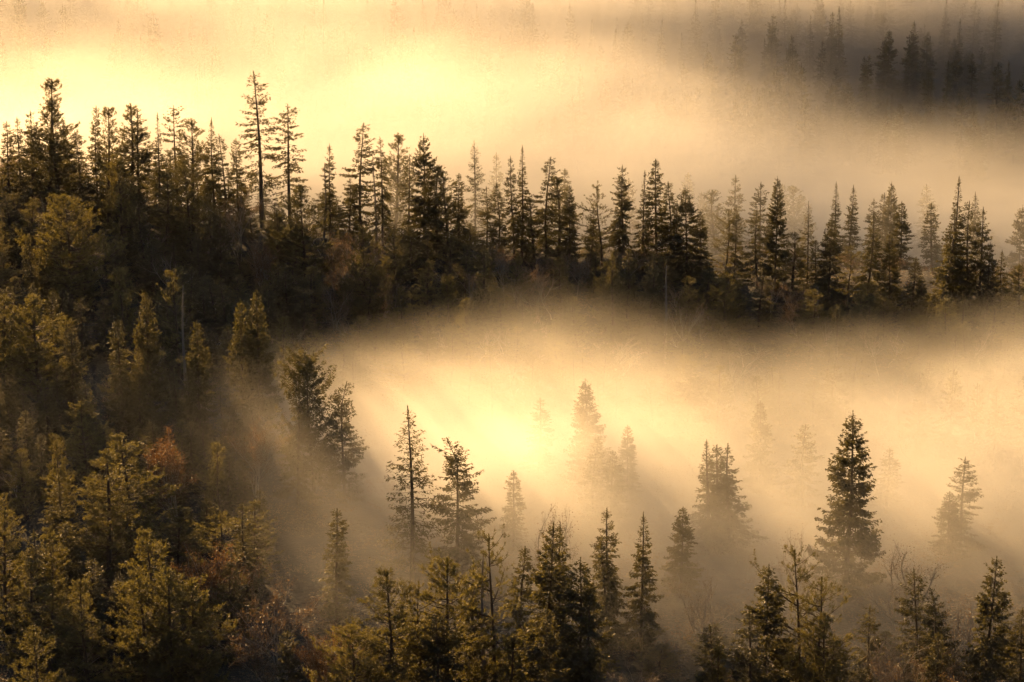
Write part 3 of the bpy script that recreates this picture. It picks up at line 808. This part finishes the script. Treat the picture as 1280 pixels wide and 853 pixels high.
# ------------------------------------------------------------------ undergrowth and the far wood: uncountable masses
def lite(key, n_leaf, n_wood, seed):
    (wv, wq), (lv, lq) = KINDS[key]['raw']
    r = np.random.default_rng(seed)
    f = r.choice(len(lq), min(n_leaf, len(lq)), replace=False)
    v = lv.reshape(-1, 4, 3)[f]
    c = v.mean(1, keepdims=True); grow = math.sqrt(min(len(lq) / n_leaf, 9)); v = c + (v - c) * np.array([grow, grow, grow]) 
    return v.reshape(-1, 3)
def scatter(name, pts, keys, n_leaf, mat, label, hs, wid):
    r = np.random.default_rng(4); L = [lite(k, n_leaf, 0, i) / KINDS[k]['H'] for i, k in enumerate(keys)]
    V = []
    for (x, y) in pts:
        v = L[r.integers(len(L))]; a = r.uniform(0, 6.28); h = r.uniform(*hs); w = h ** .6 * wid
        c, s = math.cos(a), math.sin(a); H = 9
        vv = np.stack([(v[:, 0] * c - v[:, 1] * s) * w * 2.2, (v[:, 0] * s + v[:, 1] * c) * w * 2.2, v[:, 2] * h], 1) + [x, y, gz(x, y) - .1]
        V.append(vv)
    V = np.concatenate(V); Q = np.arange(len(V)).reshape(-1, 4)
    o = bpy.data.objects.new(name, mesh_from(name, V, Q, [], [mat])); COL.objects.link(o)
    o['kind'] = 'stuff'; o['label'] = label
r = random.Random(9)
pts = []
while len(pts) < 2600:
    y = r.uniform(200, 352); x = r.uniform(-.19 * y - 2, .19 * y + 2)
    pts.append((x, y))
scatter('undergrowth', pts, ['birch', 'birch2', 'birch3'], 170, M_BIRCH, 'low brown leafy undergrowth covering the forest floor', (.7, 2.3), 1.5)
mass_kinds = bpy.data.collections.new('mass_tree_kinds')      # unlinked: only the two masses below draw on it
for k in ('spire', 'cone2', 'narrow2', 'ragged', 'ragged2'):
    (wv, wq), (lv, lq) = KINDS[k]['raw']
    me = mesh_from('mass_tree', np.concatenate([wv, lv]), np.concatenate([wq, lq + len(wv)]), [], [M_BARK, M_SPRUCE], q_mat=np.concatenate([np.zeros(len(wq)), np.ones(len(lq))]))
    mass_kinds.objects.link(bpy.data.objects.new('mass_tree', me))
def forest_mass(name, label, pts, lo, hi):
    pm = bpy.data.meshes.new(name); pm.from_pydata(pts, [], [])
    ff = bpy.data.objects.new(name, pm); COL.objects.link(ff)
    ff['kind'] = 'stuff'; ff['label'] = label
    ng = bpy.data.node_groups.new(name, 'GeometryNodeTree')
    ng.interface.new_socket('Geometry', in_out='INPUT', socket_type='NodeSocketGeometry'); ng.interface.new_socket('Geometry', in_out='OUTPUT', socket_type='NodeSocketGeometry')
    gi = ng.nodes.new('NodeGroupInput'); go = ng.nodes.new('NodeGroupOutput')
    ci = ng.nodes.new('GeometryNodeCollectionInfo'); ci.inputs['Collection'].default_value = mass_kinds
    ci.inputs['Separate Children'].default_value = True; ci.inputs['Reset Children'].default_value = True
    iop = ng.nodes.new('GeometryNodeInstanceOnPoints'); iop.inputs['Pick Instance'].default_value = True
    rr = ng.nodes.new('FunctionNodeRandomValue'); rr.data_type = 'FLOAT_VECTOR'; rr.inputs[0].default_value = (0, 0, 0); rr.inputs[1].default_value = (.06, .06, 6.28)
    rs = ng.nodes.new('FunctionNodeRandomValue'); rs.data_type = 'FLOAT'; rs.inputs[2].default_value = lo; rs.inputs[3].default_value = hi; rs.inputs['Seed'].default_value = 3
    ng.links.new(gi.outputs[0], iop.inputs['Points']); ng.links.new(ci.outputs[0], iop.inputs['Instance'])
    ng.links.new(rr.outputs[0], iop.inputs['Rotation']); ng.links.new(rs.outputs[1], iop.inputs['Scale']); ng.links.new(iop.outputs[0], go.inputs[0])
    ff.modifiers.new('trees', 'NODES').node_group = ng
r = random.Random(10)
pts = []
while len(pts) < 950:
    y = r.uniform(455, 580); x = r.uniform(-.20 * y, .20 * y); pts.append((x, y, gz(x, y) - .1))
forest_mass('far_forest', 'dark far forest slope fading into grey mist', pts, .5, .95)
pts = []
while len(pts) < 260:                                     # the wood goes on over the hill beyond the left edge
    y = r.uniform(255, 400); x = r.uniform(-160, -.20 * y - 3); pts.append((x, y, gz(x, y) - .1))
forest_mass('hill_forest', 'spruce wood going on over the hill beyond the left edge', pts, .45, .85)


# ------------------------------------------------------------------ air: thin even haze and the drifting fog banks
def box(name, x0, x1, y0, y1, z0, z1, mat):
    V = [(x, y, z) for x in (x0, x1) for y in (y0, y1) for z in (z0, z1)]
    Q = [(0, 1, 3, 2), (4, 6, 7, 5), (0, 4, 5, 1), (2, 3, 7, 6), (0, 2, 6, 4), (1, 5, 7, 3)]
    o = bpy.data.objects.new(name, mesh_from(name, V, Q, [], [mat])); COL.objects.link(o); o['kind'] = 'stuff'
    return o
def fog_bank():
    m, nt, out = new_mat('drifting_fog'); E.tree = nt; N = nt.nodes; L = nt.links
    tc = N.new('ShaderNodeTexCoord')
    sx = N.new('ShaderNodeSeparateXYZ'); L.new(tc.outputs['Object'], sx.inputs[0])
    x, y, z = (E(sx.outputs[i]) for i in range(3))
    nz = N.new('ShaderNodeTexNoise'); nz.inputs['Scale'].default_value = .055; nz.inputs['Detail'].default_value = 3.5; nz.inputs['Roughness'].default_value = .58; nz.inputs['Distortion'].default_value = .3
    mp = N.new('ShaderNodeMapping'); mp.inputs['Scale'].default_value = (.7, .8, 1.8); mp.inputs['Location'].default_value = (3, 7, 1)
    L.new(tc.outputs['Object'], mp.inputs[0]); L.new(mp.outputs[0], nz.inputs['Vector'])
    w = (E(nz.outputs['Fac']) - .5) * 2.0                  # -1 .. 1
    # height of the fog surface along the view and across it
    top = curve(y, 200, 640, [(200, 3), (222, 8.5), (240, 12.5), (256, 18.5), (272, 17.5), (287, 12.5), (300, 8), (314, 4.5), (345, 4.5), (362, 10), (390, 17), (430, 21), (470, 20.5), (500, 28), (560, 30), (640, 34)], 70)
    near = 1.0 - sstep(y, 335, 362)
    left = (1.0 - sstep(x - (1.0 - sstep(y, 238, 268)) * 18.0 + sstep(y, 270, 298) * 15.0, -30, -6)) * near
    right_far = sstep(x, 5, 75) * sstep(y, 385, 410) * (1.0 - sstep(y, 480, 510))
    T = top + E.op('SINE', x * .13 + y * .05) * 1.6 * near - 3.0 - left * 4.0 - right_far * 14.0 + w * (6.5 - sstep(y, 350, 380) * 2.5)
    soft = (T + 4.0 - z) / 18.0
    dens = E.op('POWER', soft.max(0.0).min(1.0), 1.8)
    dens = dens * (1.0 - left * .98)
    k = curve(y, 200, 640, [(200, .008), (225, .022), (245, .027), (262, .036), (285, .045), (305, .034), (330, .024), (352, .012), (375, .021), (420, .034), (470, .024), (500, .045), (535, .065), (560, .04), (580, 0), (640, 0)], .08)
    dens = dens * k * (1.0 + w * (.8 - sstep(y, 350, 380) * .3)).max(0.15)
    hollow = sstep(x - (1.0 - sstep(y, 238, 268)) * 8.0, -34, -22) * (1.0 - sstep(x, 2, 14)) * sstep(y, 214, 232) * (1.0 - sstep(y, 278, 300))
    slope = sstep(y, 214, 240) * (1.0 - sstep(y, 300, 330)) * (1.0 - sstep(x, -34, -22))
    mist = (1.0 - sstep(z + w * 3.0, 5, 13)) * (hollow * .0045 + slope * .0001)
    dens = dens + mist
    pv = N.new('ShaderNodeVolumePrincipled')
    pv.inputs['Color'].default_value = (.985, .98, .97, 1); pv.inputs['Anisotropy'].default_value = .68
    L.new(dens.v, pv.inputs['Density']); L.new(pv.outputs[0], out.inputs['Volume'])
    # a wedge that follows the fog: low over the valley, higher over the far slope
    prof = [(203, -16, 10), (240, -16, 22), (300, -16, 30), (360, -18, 24), (470, -22, 34), (540, -22, 52), (600, -22, 56)]
    V = []
    for yy, lo, hi in prof:
        h = yy * .2 + 75
        V += [(-h, yy, lo), (h * .8, yy, lo), (h * .8, yy, hi), (-h, yy, hi)]
    Q = [(0, 1, 2, 3)] + [tuple(reversed(range(4 * len(prof) - 4, 4 * len(prof))))]
    for i in range(len(prof) - 1):
        a = 4 * i
        for j in range(4): Q.append((a + j, a + 4 + j, a + 4 + (j + 1) % 4, a + (j + 1) % 4))
    o = bpy.data.objects.new('fog_bank', mesh_from('fog_bank', V, Q, [], [m])); COL.objects.link(o)
    o['kind'] = 'stuff'; o['label'] = 'golden sunlit fog drifting through the valley and behind the ridge'
fog_bank()
def haze(density):
    m, nt, out = new_mat('haze_air')
    pv = nt.nodes.new('ShaderNodeVolumePrincipled'); pv.inputs['Color'].default_value = (.97, .97, .97, 1)
    pv.inputs['Anisotropy'].default_value = .5; pv.inputs['Density'].default_value = density
    nt.links.new(pv.outputs[0], out.inputs['Volume'])
    o = box('haze', -260, 260, -30, 700, -24, 96, m)
    o['label'] = 'thin golden morning haze in the air'
if HAZE > 0: haze(HAZE)
